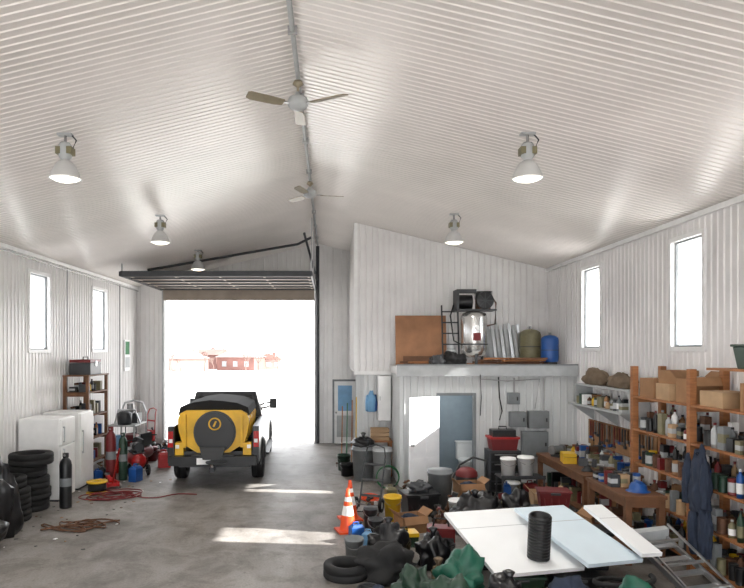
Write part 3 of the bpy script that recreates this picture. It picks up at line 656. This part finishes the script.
def bench(name, x0, x1, y0, y1, zt, m=wood):
    o = B(name); o.box(x0, x1, y0, y1, zt-.05, zt, m)
    for xx in (x0+.02, x1-.11):
        for yy in (y0+.02, y1-.11): o.box(xx, xx+.09, yy, yy+.09, 0, zt-.05, m)
    o.box(x0+.03, x1-.03, y0+.03, y1-.03, .22, .25, m); o.box(x0+.03, x0+.06, y0+.11, y1-.11, zt-.17, zt-.05, m); o.box(x0+.11, x1-.11, y0+.03, y0+.06, zt-.17, zt-.05, m); return o.done(bev=.004)
bench('workbench', 4.35, 5.4, 11.0, 13.5, .88, woodd)
supplies('bench_supplies', 4.8, 5.35, 11.1, 13.4, .88, .42, mixc, 3)
supplies('bench_parts', 4.45, 5.35, 11.1, 13.4, .25, .42, [dgrey, rust, black, redd, khaki, card, dgreen], 4, 'cx')
o = B('bench_vise'); o.lathe([(0, 0), (.1, 0), (.1, .03), (.06, .06), (.06, .1), (0, .1)], dgrey, 18); o.box(-.05, .05, -.02, .14, .09, .22, dgrey); o.box(-.05, .05, -.16, -.08, .09, .22, dgrey); o.cyl((0, -.3, .13), (0, .1, .13), .022, steel); o.cyl((-.1, -.28, .13), (.1, -.28, .13), .009, steel); o.box(-.07, .07, -.09, -.02, .19, .23, steel); o.done((4.58, 11.4, .88), 60)
o = B('yellow_tool_case'); o.box(-.18, .18, -.12, .12, 0, .12, yelp); o.box(-.18, .18, -.12, .12, .13, .19, yelp); o.tube([(-.07, -.12, .12), (-.07, -.17, .14), (.07, -.17, .14), (.07, -.12, .12)], .012, black); o.box(-.17, .17, -.125, -.12, .11, .14, black); o.done((4.58, 12.3, .88), 80, bev=.01)
o = B('bench_grinder'); o.box(-.08, .08, -.1, .1, 0, .05, dgrey); o.cyl((-.12, 0, .15), (.12, 0, .15), .075, grey); o.box(-.03, .03, -.04, .04, .04, .1, dgrey)
for sx in (-1, 1): o.cyl((sx*.13, 0, .15), (sx*.17, 0, .15), .09, steel, n=20)
o.done((4.6, 12.95, .88), 30)
o = B('wall_shelf'); o.box(4.95, XR-.03, 10.9, 13.3, 1.93, 1.96, lgrey)
for yy in (11.0, 12.1, 13.2): o.hexa([(5.0, yy, 1.91), (XR-.03, yy, 1.6), (XR-.03, yy+.03, 1.6), (5.0, yy+.03, 1.91), (5.0, yy, 1.93), (XR-.03, yy, 1.93), (XR-.03, yy+.03, 1.93), (5.0, yy+.03, 1.93)], lgrey)
o.box(5.1, XR-.03, 10.9, 13.3, 2.32, 2.35, lgrey)
for yy in (10.9, 13.27): o.box(5.1, XR-.03, yy, yy+.03, 1.96, 2.32, lgrey)
o.done()
supplies('oil_bottles', 5.0, 5.4, 11.0, 13.25, 1.96, .3, mixc, 2)
bag(5.28, 12.7, 2.35, .13, .5, .22, canvas, 'rolled_canvas_tarp', 4, .3); bag(5.28, 11.6, 2.35, .13, .5, .18, canvas, 'rolled_canvas_tarp', 9, .3)
o = B('pegboard_tools'); o.box(5.41, 5.44, 10.6, 13.4, 1.1, 1.6, card)
for i in range(24):
    yy = 10.7+i*.11; h = random.uniform(.2, .45); o.box(5.385, 5.405, yy, yy+.025, 1.58-h, 1.58, random.choice([steel, dgrey, redd, rust])); o.box(5.375, 5.41, yy-.025, yy+.05, 1.58-h, 1.63-h, random.choice([steel, dgrey, blue]))
o.done()
# large wooden rack on right wall
rack('wooden_shelf_rack', 4.88, 5.42, 5.4, 10.4, 2.78, [.2, .72, 1.25, 1.78, 2.3], wood, 4, .09)
for z, nm in ((.2, 'oil_jugs'), (.72, 'hardware_bins'), (1.25, 'paint_cans'), (1.78, 'spray_cans')):
    for y0, y1 in ((5.55, 6.95), (7.15, 8.6), (8.8, 10.25)): supplies(nm, 4.91, 5.38, y0, y1, z, .44, mixc, 4, 'bccx')
box_card(5.15, 10.0, 2.3, .42, .4, .3, 3, card, False); box_card(5.17, 9.5, 2.3, .45, .45, .24, -4, card2, False); box_card(5.15, 8.95, 2.3, .4, .4, .36, 2, card, True); box_card(5.15, 8.3, 2.3, .42, .5, .2, 0, card2, False); box_card(5.16, 7.5, 2.3, .44, .42, .34, 0, card, False)
bd = B('rack_top_board'); bd.box(4.88, 5.44, 5.4, 8.3, 2.78, 2.81, wood); bd.done()
tote(5.17, 7.55, 2.81, .46, .62, .3, dgreen, 0); box_card(5.17, 6.7, 2.81, .44, .5, .3, 0, card2, False)
box_card(5.17, 9.5, 2.54, .36, .4, .2, 8, card, False)
o = B('hanging_coveralls'); o.blob((0, 0, .55), (.09, .2, .5), navy, .35, 2, 2.6); o.blob((0, -.12, 0), (.07, .1, .5), navy, .3, 6, 2.6); o.blob((.0, .12, -.02), (.07, .1, .48), navy, .3, 7, 2.6); o.blob((-.05, -.2, .62), (.06, .07, .4), navy, .3, 8); o.blob((-.05, .2, .62), (.06, .07, .4), navy, .3, 3)
o.lathe([(.05, 0), (.07, .02), (.06, .05)], navy, 14, T(Vector((0, 0, 1.3)))); o.box(-.01, .12, -.01, .01, 1.28, 1.34, steel); o.done((4.74, 8.2, .42))
bench('wooden_table', 4.15, 4.75, 9.0, 10.4, .98, woodd)
o = B('blue_hard_hat'); o.lathe([(.17, 0), (.165, .005), (.125, .02), (.12, .07), (.09, .12), (.04, .145), (0, .15)], blue, 24); o.box(-.015, .015, -.1, .1, .1, .155, blue)
o.done((4.5, 9.35, .98))
supplies('fastener_tins', 4.2, 4.7, 9.6, 10.35, .98, .26, mixc, 3, 'cx'); supplies('scrap_parts', 4.25, 4.65, 9.15, 10.3, .25, .5, [dgrey, rust, redd, black, khaki], 3, 'cx')
o = B('aluminium_stepladder')
for sx in (-.22, .22): o.box(sx-.012, sx+.012, 0, 1.6, -.04, .04, alu)
for i in range(5): o.box(-.21, .21, .12+i*.3, .21+i*.3, -.012, .012, alu)
for sx in (-.25, .25): o.rbox((sx, .8, .13), (.02, 1.55, .03), alu, R(4, 'X'))
for i in range(3): o.box(-.25, .25, .3+i*.5, .33+i*.5, .09, .12, alu)
o.box(-.24, .24, 1.52, 1.62, -.05, .14, lgrey); o.done((4.42, 7.1, .12), rot=(math.radians(14), math.radians(-6), math.radians(3)))
# foam boards sloping over totes
for x, y_, m, h in ((2.2, 9.0, black, .53), (2.85, 9.0, dgrey, .53), (2.35, 8.0, dgreen, .27), (3.05, 8.0, black, .27), (3.6, 9.0, black, .53)): tote(x, y_, 0, .56, .42, h, m, random.uniform(-4, 4))
def foamb_(x, y, z, sx, sy, rx, rz, m, ry=0):
    o = B('foam_insulation_board'); o.box(-sx/2, sx/2, -sy/2, sy/2, 0, .05, m)
    o.box(-sx/2, sx/2, .2*sy-.004, .2*sy+.004, .05, .052, lgrey)
    o.done((x, y, z), rot=(math.radians(rx), math.radians(ry), math.radians(rz)))
foamb_(2.38, 8.5, .50, 1.2, 1.55, 14, 14, foam); foamb_(3.25, 8.52, .575, .85, 1.5, 13, 20, foamb, 2); foamb_(3.85, 8.5, .64, .28, 1.3, 13, 10, foam)
o = B('corrugated_drain_pipe'); pr = []
for i in range(14): z = i*.04; pr += [(.14, z), (.14, z+.02), (.126, z+.022), (.126, z+.038)]
pr += [(.11, .55), (.11, .01), (.14, 0)]
o.lathe(pr, black, 26); o.done((2.62, 8.05, .435), rot=(math.radians(8), 0, 0))
# foreground pile
tire_stack(.2, 8.55, 1, .3, .2, 'car_tire'); bag(.78, 8.55, 0, .38, .3, .28, blackr, 'crumpled_tarp', 11); bag(1.45, 9.0, 0, .22, .25, .3, bagm, 'garbage_bag', 12)
bag(1.58, 7.75, 0, .28, .3, .36, tealt, 'green_tarp', 13, .6); bag(1.02, 7.65, 0, .24, .3, .28, dgreen, 'green_tarp', 14, .6); bag(.85, 9.3, 0, .3, .22, .34, bagm, 'garbage_bag', 15)
bag(1.95, 6.98, 0, .25, .22, .36, bagm, 'garbage_bag', 31); bag(2.6, 6.9, 0, .27, .22, .34, navy, 'crumpled_tarp', 32); bag(3.3, 6.9, 0, .27, .24, .36, tealt, 'green_tarp', 33); bag(1.3, 6.95, 0, .25, .22, .34, dgreen, 'green_tarp', 36)
o = B('plastic_conduit_bundle')
for k, (m, a) in enumerate(((pink, 24), (white, -10), (orange, 12), (pink, -20), (lgrey, 32))):
    v = R(a, 'Z') @ Vector((.45, 0, .03)); c = Vector((.04*k, .03*k-.06, .07+.05*k)); o.cyl(c-v, c+v, .024, m, n=10)
o.done((2.45, 7.4, 0))
o = B('black_drain_hose'); o.tube([(.33*math.cos(i*.16), .2*math.sin(i*.16), .04+.0032*i) for i in range(120)], .03, blackr, 10); o.done((3.4, 7.4, 0))
o = B('tool_bag'); o.box(-.22, .22, -.14, .14, 0, .26, redd); o.box(-.2, .2, -.145, .145, .05, .12, dgrey); o.tube([(-.12, 0, .26), (-.1, 0, .38), (.1, 0, .38), (.12, 0, .26)], .015, black); o.done((1.75, 10.1, 0), -10, bev=.02)
o = B('plastic_tool_box'); o.box(-.25, .25, -.13, .13, 0, .16, dgreen); o.box(-.26, .26, -.14, .14, .16, .22, yelp); o.tube([(-.1, 0, .22), (-.1, 0, .28), (.1, 0, .28), (.1, 0, .22)], .014, black); o.box(-.03, .03, -.155, -.14, .12, .2, black); o.done((1.1, 9.95, 0), 8, bev=.012)
jerry(.42, 10.15, 0, blue, 20, .9, 'coolant_jug'); jerry(.6, 9.85, 0, sky_b, -30, .8, 'coolant_jug'); bucket(.35, 9.35, 0, .14, .3, grey); bucket(.75, 10.5, 0, .13, .28, dgrey)
box_card(1.35, 10.75, 0, .45, .35, .28, 20)
box_card(3.75, 10.0, 0, .46, .4, .45, 10, card, True); box_card(3.85, 11.5, 0, .45, .4, .5, -5, card2, True); tote(3.75, 10.75, 0, .6, .42, .4, dgrey, 4); tote(3.75, 10.75, .4, .5, .36, .3, redd, -8)
bag(2.4, 10.6, 0, .36, .33, .42, bagm, 'garbage_bag', 21); bag(3.05, 10.4, 0, .28, .3, .46, bagm, 'garbage_bag', 22)
o = B('shop_vacuum'); o.lathe([(0, .06), (.2, .06), (.22, .12), (.22, .4), (.23, .42)], dgrey, 24); o.lathe([(.23, .42), (.22, .5), (.14, .58), (.06, .6), (0, .6)], redd, 24)
for k in range(4): a = k*1.57+.78; o.cyl((.19*math.cos(a)-.02, .19*math.sin(a), .04), (.19*math.cos(a)+.02, .19*math.sin(a), .04), .04, black)
o.tube([(.22, 0, .3), (.4, 0, .4), (.45, .15, .7), (.2, .3, .75), (-.1, .25, .6), (-.3, .1, .3), (-.35, 0, .05)], .025, black); o.done((2.85, 13.35, 0))

# automatic filling of the free floor between the named items
def scrap(x, y, r):
    o = B('scrap_metal_pile'); o.blob((0, 0, 0), (r*.8, r*.8, .16), random.choice([rust, blackr, dgrey]), .6, random.random()*30)
    for k in range(13):
        a = random.uniform(0, 180); L_ = random.uniform(.5, 1.5)*r; m = random.choice([rust, dgrey, steel, black, redd, lgrey, khaki, woodd])
        c = (random.uniform(-.25, .25)*r, random.uniform(-.25, .25)*r, .12+.02*k)
        M_ = R(a, 'Z') @ R(random.uniform(-18, 18), 'Y')
        if k % 3 == 0: o.rbox(c, (L_, .05, .03), m, M_)
        elif k % 3 == 1:
            v = (M_ @ Vector((L_/2, 0, 0))); o.cyl(Vector(c)-v, Vector(c)+v, random.uniform(.012, .035), m, n=10)
        else: o.rbox(c, (L_*.45, L_*.3, .1), m, M_)
    mz_ = min(v.z for v in o.V)
    o.done((x, y, -mz_))
def cable(x, y, r):
    o = B('extension_cord'); rr = r*.75
    o.tube([(rr*(1+.15*math.sin(i*.37))*math.cos(i*.25), rr*(1+.15*math.cos(i*.29))*math.sin(i*.25), .012+.0006*i) for i in range(150)], .01, random.choice([black, orange, yelp, dgrey])); o.done((x, y, 0))
def free(x, y, r):
    return all(x+r < a or x-r > b_ or y+r < c or y-r > d_ for a, b_, c, d_ in OCC)
def fill(x0, x1, y0, y1, n, rs, kinds):
    for _ in range(n):
        for t in range(60):
            r = random.uniform(*rs); x = random.uniform(x0+r, x1-r); y = random.uniform(y0+r, y1-r)
            if free(x, y, r): break
        else: continue
        k = random.choice(kinds)
        dk_ = random.choice([dgrey, black, redd, blue, khaki, dgreen, grey])
        if k == 's': scrap(x, y, r)
        elif k == 'b': box_card(x, y, 0, r*1.1, r*.95, r*random.uniform(.9, 1.7), random.uniform(-15, 15), random.choice([card, card2]), random.random() < .5)
        elif k == 'k': bucket(x, y, 0, min(r*.9, .17), .36, random.choice([white, dgrey, black, redd, blue, lgrey]), random.random() < .5)
        elif k == 'j': jerry(x, y, 0, random.choice([redd, dgrey, blue, khaki, yelp]), random.uniform(0, 90), min(1.3, r*5))
        elif k == 'g': bag(x, y, 0, r*.75, r*.75, r*.9, random.choice([bagm, bagm, blackr, navy, canvas]), 'garbage_bag', None, .4)
        elif k == 't': tote(x, y, 0, r*1.2, r*1.0, r*1.2, dk_, random.uniform(-10, 10))
        elif k == 'c': cable(x, y, r)
fill(2.0, 4.25, 9.45, 13.1, 60, (.14, .28), 'ssbkgtjsg')
fill(.5, 2.1, 9.2, 13.2, 36, (.12, .24), 'sskjbcgs')
fill(.3, 1.9, 7.3, 9.3, 18, (.12, .22), 'ssgkcb')
fill(-5.6, -4.1, 14.3, 19.5, 20, (.13, .24), 'sjkcs')
fill(3.2, 4.3, 12.2, 14.0, 8, (.13, .22), 'kjts')
o = B('paper_litter')
for k in range(60):
    xx, yy = random.uniform(-6, -3.7), random.uniform(9.5, 15); s_ = random.uniform(.02, .07)
    o.rbox((xx, yy, .006), (s_, s_*.7, .008), random.choice([dgrey, rust, card, white, black]), R(random.uniform(0, 90), 'Z'))
o.done()

# ------------------------------------------------------------ outside
bark = mat('distant_bark', (96, 78, 72), .9, 0, .2, .5)
hw = mat('house_siding', (126, 104, 98), .8, 0, .2, .5); hr = mat('barn_siding', (104, 72, 66), .8, 0, .25, .5); hg = mat('weathered_roof', (138, 132, 130), .8, 0, .2, .5)
def house(x, y, w, d_, h, mw, mr, rz=0):
    o = B('farm_building'); o.box(-w/2, w/2, 0, d_, 0, h, mw); o.extr([(-w/2-.3, h), (w/2+.3, h), (0, h+w*.22)], -.3, d_+.3, mr, 'Y')
    for k in (-.3, 0, .3): o.box(k*w-.35, k*w+.35, -.05, 0, h*.3, h*.7, grey)
    o.box(w*.2, w*.2+.5, d_*.4, d_*.4+.5, h, h+w*.26, mr); o.done((x, y, -.05), rz)
house(-20, 92, 5, 7, 1.9, hw, hg, 20); house(-14.2, 96, 6, 8, 2.0, hr, hg, -15); house(-9.6, 100, 4, 6, 1.7, hw, hr, 10); house(-17.3, 104, 4.5, 6, 2.3, hr, hr, 70)
def tree(x, y, h):
    o = B('bare_tree'); random.seed(int(x*10+y))
    def br(p, d, l, r, n):
        q = p+d*l; o.cyl(p, q, r, bark, r*.65, 5)
        if n:
            for k in range(3): br(q, (d+Vector((random.uniform(-.7, .7), random.uniform(-.7, .7), random.uniform(0, .4)))).normalized(), l*.72, r*.6, n-1)
    br(Vector((0, 0, 0)), Vector((0, 0, 1)), h*.28, h*.03, 4); o.done((x, y, -.05))
for x, y_, h in ((-22.5, 90, 3.4), (-17.6, 90, 3.8), (-12, 91, 3.2), (-7.5, 92, 3), (-16, 88, 2.6), (-10.4, 93, 4), (-20.5, 88, 2.6)): tree(x, y_, h)

# ------------------------------------------------------------ light, world, camera
w = bpy.data.worlds.new('World'); scene.world = w; w.use_nodes = True
bg = w.node_tree.nodes['Background']; bg.inputs[0].default_value = (.95, .97, 1, 1); bg.inputs[1].default_value = 3.7
s = bpy.data.lights.new('sun', 'SUN'); s.energy = 15; s.angle = math.radians(.6); s.color = (1, .97, .91)
so_ = bpy.data.objects.new('sun', s); C.collection.objects.link(so_)
so_.rotation_euler = Vector((-5.3, .55, -3.04)).to_track_quat('-Z', 'Y').to_euler()
l = bpy.data.lights.new('bathroom_fill', 'POINT'); l.energy = 10; l.shadow_soft_size = .1  # added fill light to brighten the bathroom interior, no fixture modelled
lo = bpy.data.objects.new('bathroom_fill', l); lo.location = (2.6, 15.0, 2.2); C.collection.objects.link(lo)
cam = bpy.data.cameras.new('camera'); co = bpy.data.objects.new('camera', cam); C.collection.objects.link(co)
co.location = (0, 0, 3.04); co.rotation_euler = (math.radians(90), 0, 0)
cam.sensor_width = 36; cam.lens = 36*640/744; cam.shift_x = 42/744; cam.shift_y = 56/744; cam.clip_end = 1000
scene.camera = co
scene.view_settings.view_transform = 'Standard'
scene.view_settings.exposure = .76
